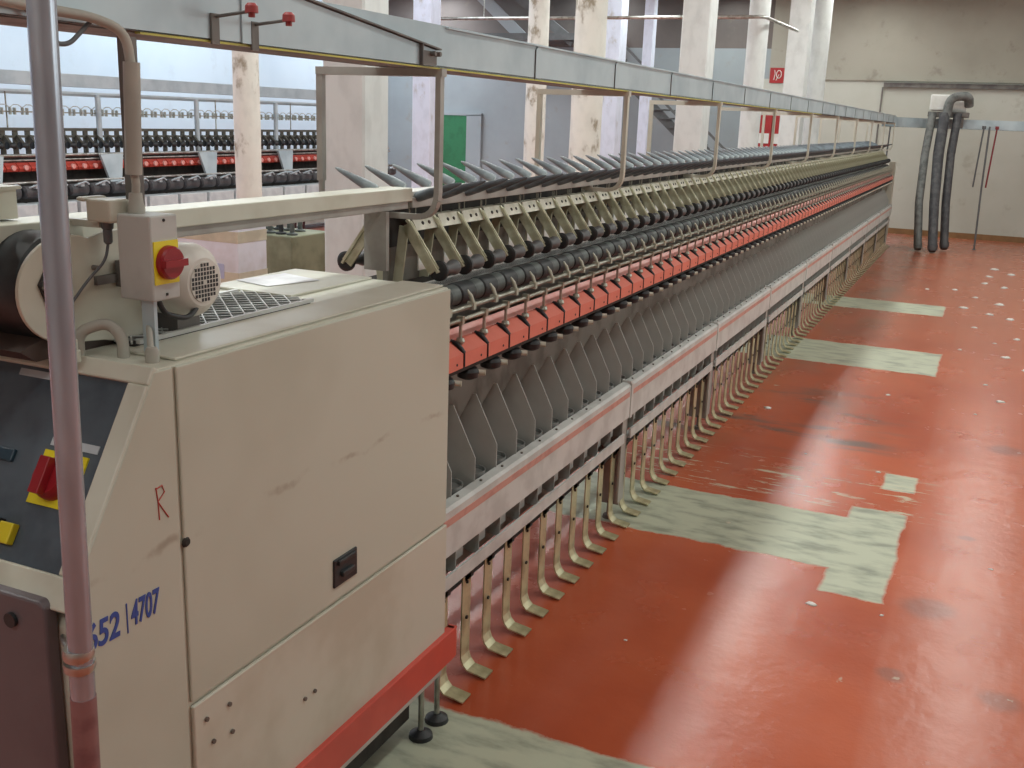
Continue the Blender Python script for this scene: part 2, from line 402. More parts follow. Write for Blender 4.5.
kb = MB(); kb.lathe(onp(-1.738, .266, .006), onp(-1.738, .266, .035), [(0, .047), (.6, .044), (1, .036)], 24)
pslab(kb, -1.752, -1.724, .226, .306, .035, .055)
cpart('switch_knob', kb, M['sred'], .002)
bt = MB(); pslab(bt, -1.83, -1.79, .375, .42, .001, .02)
cpart('push_button', bt, M['yplate'], .003)
bt = MB(); pslab(bt, -1.86, -1.832, .37, .415, .001, .02)
cpart('push_button', bt, M['black'], .003)
dp = MB(); pslab(dp, -1.93, -1.875, .222, .25, .001, .010)
cpart('display', dp, mat('blue_display', S(44, 72, 88), .3), .003)
cpart('front_door', MB().prism([(-2.4, .3), (-1.625, .3), (-1.625, 1.215), (-1.64, 1.225), (-2.4, 1.225)], 'y', Y0c-.005, Y0c+.028), M['brown'], .006)
cpart('door_lock', MB().cyl((-1.717, Y0c-.006, 1.17), (-1.717, Y0c-.014, 1.17), .016, 16), M['black'])
# cabinet top: raised strip, mesh grille
cpart('top_lid', MB().box(-1.755, -1.60, 1.70, Y1c-.01, 1.652, 1.660), M['cream'], .004)
cpart('top_lid', MB().box(-2.19, -1.875, 2.50, Y1c-.01, 1.652, 1.660), M['cream2'], .003)
gx0, gx1, gy0, gy1 = -2.03, -1.77, 1.76, 2.45
gm = MB(); nz = 27; n = 10
for i in range(nz+1):   # expanded metal: zigzag strands that meet their neighbours
    y = gy0+(gy1-gy0)*i/nz; h_ = (gy1-gy0)/nz/2
    gm.tube([(gx0+(gx1-gx0)*k/n, y+h_*(1 if (k+i) % 2 else -1), 1.664) for k in range(n+1)], .0036, 4)
gm.box(gx0-.012, gx0, gy0, gy1, 1.66, 1.67).box(gx1, gx1+.012, gy0, gy1, 1.66, 1.67)
cpart('mesh_grille', gm, M['rail'])
cpart('vent_opening', MB().box(gx0, gx1, gy0, gy1, 1.652, 1.656), M['black'])
# kick rail + plinth + adjustable feet
cpart('kick_rail', MB().box(X1-.01, -1.556, 1.36, 3.02, .285, .405).box(X1-.01, -1.558, 3.0, 3.03, .285, .405), M['kick'], .003, 'bright red guard rail')
cpart('plinth', MB().box(-1.66, -1.585, 1.36, Y1c, .235, .285).box(-2.4, -2.3, 1.36, Y1c, .2, .3), M['rail'])
cpart('underside', MB().box(-2.35, -1.68, 1.4, 2.9, .06, .3), M['dark'])
for (x, y) in ((-1.63, 2.90), (-1.63, 3.02), (-2.35, 2.9)):
    part('levelling_foot', MB().cyl((x, y, .02), (x, y, .26), .011, 10).lathe((x, y, 0), (x, y, .03), [(0, .045), (.5, .042), (1, .016)], 18, 1), [M['steel'], M['black']])

# --- frame inner wall
LE = 3.0
part('inner_panel', MB().box(XC-.02, XC+.02, LE, YE, .25, 1.55), M['back'])
part('spindle_shelf', MB().box(XC-.27, XC+.27, LE, YE, .60, .64), M['back'])
bp_ = MB().box(XC+.10, XC+.115, LE, YE, .62, 1.30).box(XC-.115, XC-.10, LE, YE, .62, 1.30)
part('spindle_screen', bp_, M['back'])
part('top_channel', MB().box(XC+.03, XC+.13, LE, YE, 1.57, 1.59).box(XC-.13, XC-.03, LE, YE, 1.57, 1.59).box(XC+.125, XC+.13, LE, YE, 1.56, 1.595, 1), [M['dark'], M['rail']])
part('centre_screen', MB().box(XC-.012, XC+.012, LE+.22, YE, 1.72, 1.875), M['dark'])
part('tube_cover', MB().box(XC-.012, XC+.010, LE+.25, YE, 1.56, 1.72), M['back'])
# rails
XR = -1.66
for side in (1, -1):
    def sx(x): return x if side == 1 else 2*XC-x
    n = 9
    for i in range(10):
        ya = LE-.03 if i == 0 else 5.31+2.02*(i-1); yb = 5.31+2.02*i if i else 5.31
        yb = min(yb, YE)
        if yb-ya < .1: continue
        if side == -1 and i > 3: continue
        r = MB().prism([(sx(XR), .606), (sx(XR), .785), (sx(XR-.012), .797), (sx(XR-.05), .802), (sx(XR-.05), .79), (sx(XR-.014), .782), (sx(XR-.014), .606)], 'y', ya+.004, yb-.004)
        rr = part('side_rail', r, M['rail'])
        if side == 1:
            MB().box(XR, XR+.0015, ya+.03, yb-.03, .728, .757).build('stripe', M['redmark'], rr)
            hb = MB()
            for k in range(10):
                yy = ya+.1+k*.2
                if yy < yb: hb.cyl((XR-.03, yy, .799), (XR-.03, yy, .805), .006, 8)
            hb.build('screw_row', M['dull'], rr)
        lp = MB().prism([(sx(XR+.005), .475), (sx(XR+.005), .53), (sx(XR-.005), .53), (sx(XR-.005), .483), (sx(XR-.05), .483), (sx(XR-.05), .475)], 'y', ya+.02, yb-.09)
        part('lower_rail', lp, M['rail'])
        if side == 1:
            part('joint_cover', MB().box(XR-.01, XR+.006, yb-.012, yb+.02, .60, .80).box(XR-.055, XR, yb-.012, yb+.012, .79, .812), M['rail'], bevel=.002)
            # leg of the machine frame under the joint
            lg = MB().prism([(XR-.16, .08), (XR-.03, .08), (XR-.01, .2), (XR-.01, .61), (XR-.16, .61)], 'y', yb-.02, yb)
            lg.box(XR-.022, XR-.01, yb-.09, yb, .12, .61).cyl((XR-.08, yb-.03, .36), (XR-.08, yb-.02, .36), .012, 8, 1)
            lg.cyl((XR-.08, yb-.03, 0), (XR-.08, yb-.03, .1), .012, 8, 1).lathe((XR-.08, yb-.03, 0), (XR-.08, yb-.03, .02), [(0, .035), (1, .03)], 12, 1)
            if yb < YE-.2: part('frame_leg', lg, [M['grey'], M['dull']])
        else:
            if yb < YE-.2: part('frame_leg', MB().box(2*XC-XR, 2*XC-XR+.16, yb-.04, yb, 0, .61), M['grey'])
# end post
part('end_post', MB().box(-1.80, -1.69, YE, YE+.12, 0, 1.62).box(XC-.32, XC+.32, YE+.02, YE+.1, .2, 1.5), M['cream'], bevel=.004)
# guide rods along the spindles
RODS = [('guide_rod', -1.725, 1.467, .0085), ('guide_rod', -1.765, 1.493, .0095)]
for n_, x, z, r in RODS: part(n_, MB().cyl((x, LE, z), (x, YE, z), r, 10), M['rod'])
part('drum_shaft', MB().cyl((-1.835, LE, 1.53), (-1.835, YE, 1.53), .022, 12), M['drumgrey'])
part('cover_lip', MB().prism([(-1.762, 1.384), (-1.795, 1.415), (-1.802, 1.413), (-1.768, 1.378)], 'y', LE, YE), M['lipred'])
part('cover_backing', MB().box(-1.80, -1.70, LE, YE, 1.28, 1.30).box(-1.87, -1.80, LE, YE, 1.30, 1.33), M['dark'])

# --- prototypes for each spindle (local: origin at room (0, y, 0))
def proto(name, mb, m, parent=mc, loc=None):
    o = mb.build(name, m, parent); return o
def rep(first, k0, k1, dy=0, dz=0):
    """copies of a first part at each spindle position"""
    first.location = (-XC, P0+PITCH*k0+dy-3, dz)
    for k in range(k0+1, k1):
        c = first.copy(); C.objects.link(c); c.parent = first.parent; c.location = (-XC, P0+PITCH*k+dy-3, dz)
        for g in first.children:
            d_ = g.copy(); C.objects.link(d_); d_.parent = c
k0 = -1
# foot lever: flat bar bent forward at the floor
fl = MB()
pts = [(-1.700, .425), (-1.700, .075), (-1.690, .045), (-1.672, .025), (-1.59, .012)]
t = .006
inner = [(-1.700-t, .425), (-1.700-t, .07), (-1.694, .038), (-1.674, .018), (-1.59, .006)]
fl.prism(pts+inner[::-1], 'y', -.036, .036)
fl.cyl((-1.70, 0, .395), (-1.694, 0, .395), .007, 8, 1).cyl((-1.70, 0, .24), (-1.694, 0, .24), .008, 8, 1).box(-1.725, -1.70, -.02, .06, .40, .45, 1)
lev = fl.build('foot_lever', [M['brass'], M['dark']], mc); rep(lev, -1, NS, .09)
part('lever_axle', MB().cyl((-1.715, LE, .41), (-1.715, YE, .41), .012, 8), M['dark'])
part('belt_box', MB().box(-1.96, -1.80, LE, YE, .40, .52), M['back'])
# divider plate
dv = MB().prism([(-1.705, .64), (-1.705, .90), (-1.806, 1.10), (-1.822, 1.10), (-1.884, .98), (-1.884, .64)], 'y', -.002, .002)
dv.prism([(-1.68, .50), (-1.68, .606), (-1.80, .606), (-1.80, .53), (-1.72, .50)], 'y', .0, .004)
dv.box(-1.72, -1.70, 0, .04, .64, .75).box(-1.73, -1.70, .03, .10, .53, .61)
div = dv.build('divider_plate', M['platey'], mc); rep(div, k0, NS, -.055)
# spindle pot
pt = MB(); seg = 20
prof_ = [(0, .040), (.02, .058), (.3, .06), (.98, .063), (1, .066), (1.0, .060), (.9, .057), (.88, .001)]
pt.lathe((-1.775, 0, .66), (-1.775, 0, .815), prof_, seg)
pot = pt.build('spindle_pot', M['can'], mc); rep(pot, k0, NS, .04)
# red cover box
cb = MB()
cb.prism([(-1.69, 1.298), (-1.69, 1.352), (-1.745, 1.386), (-1.775, 1.386), (-1.775, 1.376), (-1.749, 1.376), (-1.70, 1.346), (-1.70, 1.298)], 'y', -.095, .088)
cb.cyl((-1.69, .04, 1.318), (-1.6885, .04, 1.318), .005, 8, 1)
cov = cb.build('cover_box', [M['red'], M['dark']], mc)
ar = MB().tube([(-1.694-.06*t_, -.098+.012*t_, 1.350+.036*t_+.010*math.sin(PI*t_)) for t_ in (0, .25, .5, .75, 1)], .009, 6).box(-1.694, -1.6895, -.1, -.095, 1.30, 1.352)
o_ = ar.build('cover_seal', M['black'], cov)
rep(cov, k0, NS, .1)
# tension disc under the cover box, with pale tip
td = MB().lathe((-1.725, 0, 1.228), (-1.725, 0, 1.272), [(0, .02), (.2, .04), (.7, .043), (1, .036)], 18)
tdo = td.build('tension_disc', M['black'], mc)
MB().cyl((-1.70, .035, 1.25), (-1.672, .045, 1.25), .011, 10).build('tip', M['armlight'], tdo)
rep(tdo, k0, NS, .1)
# drum: black rubber sleeve and worn grey sleeve
dr = MB().lathe((-1.835, -.075, 1.53), (-1.835, .04, 1.53), [(0, .040), (.03, .045), (.97, .045), (1, .040)], 24)
dro = dr.build('drive_drum', M['black'], mc)
MB().lathe((-1.835, .042, 1.53), (-1.835, .123, 1.53), [(0, .038), (.06, .042), (.5, .0405), (.94, .042), (1, .038)], 24).build('worn_sleeve', M['drumgrey'], dro)
rep(dro, k0, NS, .05)
# yarn guide finger standing on rod
yg = MB().box(-1.78, -1.75, -.010, .010, 1.478, 1.508).tube([(-1.76, 0, 1.505), (-1.768, -.004, 1.53), (-1.782, -.006, 1.553)], .005, 6, 0, True, [.008, .009, .003])
ygo = yg.build('yarn_guide', M['armlight'], mc); rep(ygo, k0, NS, .0)
yc = MB().box(-1.738, -1.712, -.010, .010, 1.452, 1.482).box(-1.73, -1.72, -.004, .004, 1.40, 1.452)
yc.lathe((-1.725, 0, 1.375), (-1.725, 0, 1.40), [(0, .010), (.5, .018), (1, .014)], 10)
yco = yc.build('rod_clip', M['rod'], mc); rep(yco, k0, NS, .03)
# cradle arm: inverted V of bent strip, with holed flange and the roller at its front end
am = MB()
def leg(mb, a, b, w, y0, y1, mi=0):
    a, b = Vector(a), Vector(b); d_ = (b-a).normalized(); n_ = Vector((-d_.y, d_.x))*w/2
    mb.prism([tuple(a+n_), tuple(b+n_), tuple(b-n_), tuple(a-n_)], 'y', y0, y1, mi)
leg(am, (-1.93, 1.808), (-1.812, 1.645), .046, -.004, .004)
leg(am, (-1.94, 1.80), (-1.968, 1.58), .038, -.004, .004)
am.prism([(-1.925, 1.83), (-1.906, 1.812), (-1.79, 1.645), (-1.798, 1.640), (-1.91, 1.80), (-1.93, 1.822)], 'y', -.010, .004)
first_arm = MB(); first_arm.v, first_arm.f, first_arm.mi, first_arm.sm = list(am.v), list(am.f), list(am.mi), list(am.sm)
am.prism([(-1.93, 1.83), (-1.905, 1.785), (-1.908, 1.783), (-1.934, 1.83)], 'y', -.165, .0, 1)
am.box(-1.97, -1.93, -.165, 0, 1.826, 1.830, 1)
for yy in (-.055, -.105): am.lathe((-1.919, yy, 1.806), (-1.914, yy, 1.808), [(0, .007), (1, .007)], 8, 2)
am.cyl((-1.80, .0, 1.648), (-1.80, .14, 1.648), .008, 8)
amo = am.build('cradle_arm', [M['arm'], M['armlight'], M['dark']], mc)
MB().lathe((-1.80, .004, 1.648), (-1.80, .024, 1.648), [(0, .030), (.2, .038), (.8, .038), (1, .026)], 22).build('centring_disc', M['black'], amo)
MB().lathe((-1.80, .03, 1.648), (-1.80, .135, 1.648), [(0, .015), (.35, .017), (.7, .023), (.88, .030), (1, .029)], 18).build('tube_holder', M['cable'], amo)
rep(amo, k0+2, NS, -.02)
fa = first_arm.build('cradle_arm', [M['arm'], M['armlight'], M['dark']], mc); fa.location = (-XC, P0-.02-3, 0)
for g in amo.children:
    d_ = g.copy(); C.objects.link(d_); d_.parent = fa
wp = MB().prism([(.022, 1.64), (.085, 1.64), (.085, 1.70), (.05, 1.745), (.022, 1.715)], 'x', -1.895, -1.890).build('white_guard', M['white'], mc)
rep(wp, 0, NS, -.02)
# mirrored arms at the far side, first ones seen under the creel beam
for k in range(0, 12):
    c = (fa if k == 0 else amo).copy(); C.objects.link(c); c.parent = mc; c.scale = (-1, 1, 1)
    c.location = (XC, P0+PITCH*k-.02-3, 0)
    for g in amo.children:
        d_ = g.copy(); C.objects.link(d_); d_.parent = c
# thread guide wires
tw = MB().box(-1.952, -1.928, -.032, .052, 1.798, 1.803).cyl((-1.95, 0, 1.80), (-1.95, 0, 1.885), .0022, 6).cyl((-1.95, .05, 1.80), (-1.95, .05, 1.885), .0022, 6).cyl((-1.93, -.03, 1.815), (-1.93, -.03, 1.86), .002, 6)
two = tw.build('guide_wire', M['rod'], mc); rep(two, k0+1, NS, .03)

# --- creel beam and pegs
bx0, bx1 = -2.05, -1.94
beam = MB().box(bx0, bx1, 1.1, 3.34, 1.888, 1.936).box(bx0+.015, bx1-.012, 1.1, 3.34, 1.86, 1.888, 1)
part('creel_beam', beam, [M['cream2'], M['grey']], bevel=.003)
part('creel_rail', MB().box(bx0, bx1, 3.34, YE+.1, 1.862, 1.900).box(bx0+.01, bx1-.01, 3.34, YE+.1, 1.900, 1.922, 1), [M['grey'], M['white']], bevel=.003)
part('beam_post', MB().box(-2.03, -1.938, 3.15, 3.17, 1.65, 1.86), M['grey'])
for y in (5.31, 7.33, 9.35, 11.37, 13.39, 15.41, 17.43, 19.45, 21.5): part('beam_post', MB().box(-2.03, -1.97, y, y+.05, .3, 1.86), M['grey'])
PEG = [(0, .017), (.05, .020), (.3, .019), (.9, .008), (1, .003)]
pr = MB().lathe((-1.945, 0, 1.900), (-1.755, -.01, 1.962), PEG, 12).build('creel_peg', M['peg'], mc)
pl = MB().lathe((-2.035, 0, 1.925), (-2.19, -.03, 2.00), PEG, 12).build('creel_peg', M['peglight'], mc)
pr.location = (-XC, .38, 0); pl.location = (-XC, .24, 0)
for k in range(1, 49):
    c = pr.copy(); C.objects.link(c); c.location = (-XC, .38+k*PITCH, 0)
    c = pl.copy(); C.objects.link(c); c.location = (-XC, .24+k*PITCH, 0)
c = pl.copy(); C.objects.link(c); c.location = (-XC, .24+49*PITCH, 0)
rest = MB()
for k in range(49, 91):
    y = 3.38+k*PITCH; rest.lathe((-1.945, y, 1.900), (-1.755, y-.01, 1.962), PEG, 8)
    y = 3.24+(k+1)*PITCH; rest.lathe((-2.035, y, 1.925), (-2.19, y-.03, 2.00), PEG, 8)
ro = part('creel_peg', rest, M['peg']); ro['kind'] = 'stuff'

# --- brackets carrying the overhead trough
for i in range(10):
    y = 3.22+2.03*i; w = .013
    if y > YE: break
    b = MB()
    b.box(-2.27, -1.755, y-.015, y+.02, 2.325, 2.352)
    b.box(-2.27+.0, -2.245, y-.012, y+.012, 1.95, 2.33)
    path = bend([(-1.77, y, 2.335), (-1.77, y, 1.845), (-1.99, y, 1.845)], .09, 6)
    vs = []
    for p in range(len(path)-1):
        a, c_ = path[p], path[p+1]; d_ = (c_-a).normalized(); n_ = Vector((-d_.z, 0, d_.x))*.010
        b.add([a+n_+Vector((0, -.014, 0)), a-n_+Vector((0, -.014, 0)), a-n_+Vector((0, .014, 0)), a+n_+Vector((0, .014, 0)),
               c_+n_+Vector((0, -.014, 0)), c_-n_+Vector((0, -.014, 0)), c_-n_+Vector((0, .014, 0)), c_+n_+Vector((0, .014, 0))],
              [(0, 1, 2, 3), (7, 6, 5, 4), (0, 4, 5, 1), (1, 5, 6, 2), (2, 6, 7, 3), (3, 7, 4, 0)])
    path2 = [(-2.257, y, 1.95), (-2.257, y, 1.87), (-2.04, y, 1.85)]
    b.tube(bend(path2, .06), .012, 6)
    part('track_bracket', b, M['cream'] if i else M['grey'])

# --- things standing on the cabinet, all bolted to the machine
bxa, bxb, bya, byb = -1.748, -1.653, 1.70, 1.785
sw = MB().box(bxa, bxb, bya, byb, 1.778, 1.966)
swb = part('switch_box', sw, M['sbox'], bevel=.004); swb['label'] = 'grey main switch box'
MB().box(bxb, bxb+.003, bya+.006, byb-.004, 1.815, 1.910).build('switch_plate', M['yplate'], swb)
kn = MB().lathe((bxb+.003, 1.747, 1.862), (bxb+.020, 1.747, 1.862), [(0, .038), (.7, .037), (1, .033)], 28); kn.box(bxb+.018, bxb+.030, 1.712, 1.782, 1.854, 1.870)
kn.build('switch_knob', M['sred'], swb)
MB().cyl((bxb-.002, 1.742, 1.955), (bxb+.002, 1.742, 1.955), .0035, 8).box(bxb-.002, bxb+.002, 1.739, 1.745, 1.788, 1.794).build('screw', M['dark'], swb)
MB().box(-1.70, -1.665, 1.712, 1.722, 1.652, 1.78).build('box_stand', M['galv'], swb)
MB().lathe((-1.70, 1.735, 1.78), (-1.70, 1.735, 1.745), [(0, .018), (.5, .017), (.6, .013), (1, .012)], 12).tube(bend([(-1.70, 1.735, 1.75), (-1.69, 1.72, 1.715), (-1.66, 1.69, 1.71), (-1.645, 1.675, 1.68)], .02), .007, 8).lathe((-1.637, 1.67, 1.652), (-1.637, 1.67, 1.685), [(0, .015), (.7, .0155), (1, .011)], 12).build('cable_gland', M['hosew'], swb)
cd = MB().lathe((-1.722, 1.735, 1.966), (-1.722, 1.735, 2.01), [(0, .018), (.3, .019), (.5, .016), (1, .014)], 14)
cd.tube([(-1.722, 1.735, 2.0), (-1.714, 1.73, 2.03), (-1.719, 1.73, 2.06)], .009, 8)
cd.tube([(-1.719, 1.73, 2.05), (-1.708, 1.73, 2.285)], .0175, 14)
part('conduit', cd, M['hosew'])
part('conduit_support', MB().box(-1.785, -1.758, 1.77, 1.80, 1.96, 2.34), M['galvdark'])
part('flexible_conduit', MB().tube(bend([(-1.708, 1.73, 2.26), (-1.71, 1.72, 2.345), (-1.735, 1.66, 2.368), (-1.745, 1.5, 2.375), (-1.745, 1.35, 2.385)], .06), .0105, 10), M['hosew'])
part('cable', MB().tube(bend([(-1.745, 1.66, 2.36), (-1.745, 1.60, 2.31), (-1.745, 1.56, 2.31), (-1.745, 1.5, 2.37)], .04), .005, 8), M['cable'])
part('motor_cable', MB().tube(bend([(-1.70, 1.76, 1.78), (-1.70, 1.78, 1.735), (-1.70, 1.86, 1.71), (-1.72, 1.92, 1.735)], .05), .0065, 8), M['black'])
# motor with round fan cover
mt = MB().lathe((-1.90, 1.925, 1.79), (-1.705, 1.925, 1.79), [(0, .066), (.1, .086), (.76, .091), (.88, .084), (.96, .070), (1, .058)], 32)
mto = part('motor', mt, M['motor']); mto['label'] = 'white electric motor with round fan cover'
gr_ = MB().lathe((-1.705, 1.925, 1.79), (-1.702, 1.925, 1.79), [(0, .050), (1, .049)], 24)
gr_.build('fan_grille', M['motor'], mto)
sl = MB()
for i in range(-4, 5):
    for j in range(-4, 5):
        yy, zz = i*.0105, j*.0105
        if math.hypot(yy, zz) < .046 and math.hypot(yy, zz) > .006: sl.box(-1.704, -1.7012, 1.925+yy-.0035, 1.925+yy+.0035, 1.79+zz-.004, 1.79+zz+.004)
sl.build('grille_slots', M['black'], mto)
MB().box(-1.90, -1.78, 1.91, 1.99, 1.652, 1.71).build('motor_foot', M['galvdark'], mto)
# round fan housing
fh = MB()
y_, z_ = 1.63, 1.800
prof2 = []
for k in range(25):
    a = PI*.35+k/24*(PI*1.12); prof2.append((y_+.135*math.cos(a), z_+.119*math.sin(a)))
prof2 = [(1.86, 1.918), (1.74, 1.918)]+[p for p in prof2 if p[1] < 1.93]+[(1.72, 1.67), (1.78, 1.655), (1.86, 1.660)]
fh.prism(prof2, 'x', -1.835, -1.825)
fho = part('fan_plate', fh, M['cream'], bevel=.002)
MB().prism([(1.545, 1.82), (1.585, 1.88), (1.625, 1.84), (1.63, 1.79), (1.595, 1.755), (1.565, 1.77)], 'x', -1.825, -1.819).cyl((-1.825, 1.56, 1.815), (-1.812, 1.56, 1.815), .01, 10, 1).build('bearing_flange', [M['dark'], M['steel']], fho)
MB().box(-1.825, -1.815, 1.70, 1.81, 1.80, 1.82).box(-1.82, -1.805, 1.76, 1.79, 1.79, 1.85).cyl((-1.825, 1.80, 1.84), (-1.80, 1.80, 1.84), .008, 8).cyl((-1.825, 1.80, 1.80), (-1.80, 1.80, 1.80), .008, 8).cyl((-1.825, 1.70, 1.84), (-1.81, 1.70, 1.84), .006, 8).build('adjusting_bracket', M['galvdark'], fho)
part('fan_drum', MB().lathe((-2.25, 1.63, 1.80), (-1.84, 1.63, 1.80), [(0, .11), (.03, .122), (.97, .122), (1, .11)], 36), M['black'])
part('fan_base', MB().prism([(1.50, 1.68), (1.54, 1.652), (1.80, 1.652), (1.80, 1.70), (1.63, 1.72)], 'x', -2.2, -1.84), mat('brown_base_iron', S(74, 60, 54), .6))
part('conduit_stub', MB().tube(bend([(-1.80, 1.62, 1.652), (-1.80, 1.62, 1.71), (-1.75, 1.66, 1.73), (-1.72, 1.67, 1.70), (-1.72, 1.67, 1.652)], .05), .013, 10), M['hosew'])
part('cable_gland', MB().lathe((-1.78, 1.585, 1.652), (-1.78, 1.585, 1.70), [(0, .016), (.5, .016), (.55, .011), (1, .011)], 10), M['cream2'])
# sensor box hanging at the beam
sb = MB().box(-1.815, -1.745, 1.68, 1.74, 1.945, 1.995).box(-1.838, -1.815, 1.675, 1.745, 1.988, 1.998)
sbo = part('sensor_box', sb, M['cream'], bevel=.007)
MB().lathe((-1.785, 1.71, 1.945), (-1.785, 1.71, 1.895), [(0, .014), (.3, .013), (.35, .010), (.9, .010), (1, .006)], 12).build('connector', M['cable'], sbo)
MB().tube(bend([(-1.785, 1.71, 1.90), (-1.785, 1.70, 1.86), (-1.80, 1.66, 1.82), (-1.805, 1.60, 1.76)], .03), .0032, 6).build('sensor_cable', M['cable'], sbo)
part('sensor_stay', MB().box(-1.9, -1.80, 1.70, 1.72, 1.93, 1.945).box(-1.95, -1.88, 1.69, 1.73, 1.90, 1.94), M['cream2'])
part('bracket_box', MB().box(-2.18, -2.0, 1.60, 1.66, 1.94, 2.005).box(-2.2, -1.995, 1.59, 1.67, 2.005, 2.012), M['cream'])

# ================================================================ OVERHEAD TROUGH
tr = empty('cleaner_track', (XC, 3.2, 2.352))
tag(tr, 'galvanised overhead duct running above the nearer machine and along the back wall', 'duct')
ti = Vector((-XC, -3.2, -2.352))
def tpart(name, mb, m, parent=None):
    o = mb.build(name, m, parent or tr)
    if parent is None: o.location = ti
    return o
zt0, zt1, xr, xl = 2.355, 2.489, -1.77, -2.02
# straight run, then quarter bend to the right and run along the wall
RY = 21.6; rad_o = .6
def section(mb, path, w, z0, z1, th=.004):
    """open-topped channel swept on a plan path (centre line)"""
    path = [Vector(p) for p in path]; Ls = []
    for i, p in enumerate(path):
        t_ = (path[min(i+1, len(path)-1)]-path[max(i-1, 0)]).normalized(); n_ = Vector((t_.y, -t_.x))
        Ls.append((p+n_*w/2, p-n_*w/2))
    for j in (0, 1):
        for i in range(len(path)-1):
            a, b = Ls[i][j], Ls[i+1][j]; s_ = 1 if j == 0 else -1
            nn = (path[i+1]-path[i]).normalized(); n_ = Vector((nn.y, -nn.x))*th*s_
            mb.add([(a.x, a.y, z0), (b.x, b.y, z0), (b.x, b.y, z1), (a.x, a.y, z1), (a.x-n_.x, a.y-n_.y, z0), (b.x-n_.x, b.y-n_.y, z0), (b.x-n_.x, b.y-n_.y, z1), (a.x-n_.x, a.y-n_.y, z1)],
                   [(0, 1, 2, 3), (7, 6, 5, 4), (0, 4, 5, 1), (1, 5, 6, 2), (2, 6, 7, 3), (3, 7, 4, 0)], 0)
    for i in range(len(path)-1):
        a, b = Ls[i], Ls[i+1]
        mb.add([(a[0].x, a[0].y, z0), (a[1].x, a[1].y, z0), (b[1].x, b[1].y, z0), (b[0].x, b[0].y, z0), (a[0].x, a[0].y, z0+.006), (a[1].x, a[1].y, z0+.006), (b[1].x, b[1].y, z0+.006), (b[0].x, b[0].y, z0+.006)],
               [(0, 1, 2, 3), (7, 6, 5, 4), (0, 1, 5, 4), (1, 2, 6, 5), (2, 3, 7, 6), (3, 0, 4, 7)], 1)
    # folded top flange
straight = MB(); section(straight, [(-1.895, .6), (-1.895, RY)], .25, zt0, zt1)
straight.box(xr, xr+.012, 3.25, RY, zt1-.006, zt1).box(xl-.012, xl, .6, RY, zt1-.006, zt1)
straight.box(xl, xr, .6, RY, zt1, zt1+.003)
tpart('duct_run', straight, [M['galv'], M['galvdark']])
cr = MB(); cpath = [(-1.895+1.0-1.0*math.cos(a), RY+1.0*math.sin(a)) for a in [PI/2*k/10 for k in range(11)]]
section(cr, cpath+[(4.7, RY+1.0)], .25, zt0-.07, zt1-.02)
tpart('duct_bend', cr, [M['galv'], M['galvdark']])
# seam plates every metre
for i in range(18):
    y = 4.05+1.0*i
    if y > RY: break
    tpart('seam_plate', MB().prism([(y-.022, zt0+.004), (y+.03, zt0+.004), (y+.03, zt1-.02), (y+.016, zt1-.008), (y-.008, zt1-.008), (y-.022, zt1-.02)], 'x', xr+.001, xr+.006).box(xr+.001, xr+.004, y-.024, y-.021, zt0-.004, zt1-.02, 1), [M['galv'], M['galvdark']])
tpart('yellow_strip', MB().box(xr-.012, xr+.003, 1.82, 12, zt0-.006, zt0-.001), M['yellow'])
tpart('belt_tray', MB().box(xl+.08, xr-.02, .6, RY, zt0-.0028, zt0-.0003), M['galvdark'])
# near guard plate with sloping top edge
gp = MB().prism([(.7, zt0+.002), (3.18, zt0+.002), (3.18, zt0+.052), (2.44, 2.484), (1.6, 2.585), (.7, 2.66)], 'x', xr+.002, xr+.007)
gpo = tpart('guard_plate', gp, M['galv'])
eg = MB(); e0, e1 = [(3.19, zt0+.054), (2.44, 2.486), (1.6, 2.588), (.7, 2.664)], None
for a, b in zip(e0[:-1], e0[1:]):
    eg.prism([(a[0], a[1]), (b[0], b[1]), (b[0], b[1]+.005), (a[0], a[1]+.005)], 'x', xr-.004, xr+.02)
eg.build('edge_fold', M['galvdark'], gpo)
MB().box(xr+.006, xr+.02, 3.06, 3.066, zt0, zt0+.066).box(xr+.006, xr+.012, 3.08, 3.17, zt0+.004, zt0+.048).cyl((xr+.01, 3.13, zt0+.04), (xr+.03, 3.13, zt0+.04), .008, 8).cyl((xr+.01, 3.165, zt0+.04), (xr+.03, 3.165, zt0+.04), .008, 8).build('end_clamp', M['galvdark'], gpo)
def feeler(y, lab):
    pass
tpart('joint_plate', MB().box(xr+.008, xr+.012, 2.16, 2.20, zt0, 2.52), M['galv'])
for (ya, za, xb, yb, zb) in ((2.06, 2.40, -1.65, 2.06, 2.42), (2.21, 2.395, -1.64, 2.19, 2.412)):
    s_ = MB().box(xr+.008, xr+.014, ya-.015, ya+.012, za-.055, za+.015).tube([(xr+.012, ya, za+.008), (xb, yb, zb)], .004, 6)
    so = tpart('sensor_arm', s_, M['galvdark'])
    MB().lathe((xb, yb, zb-.004), (xb, yb, zb+.018), [(0, .016), (.7, .015), (1, .009)], 14).lathe((xb, yb, zb-.014), (xb, yb, zb-.004), [(0, .008), (1, .008)], 8).build('sensor_cap', M['capred'], so)

mc.rotation_euler.z = math.radians(.45); tr.rotation_euler.z = math.radians(.45)
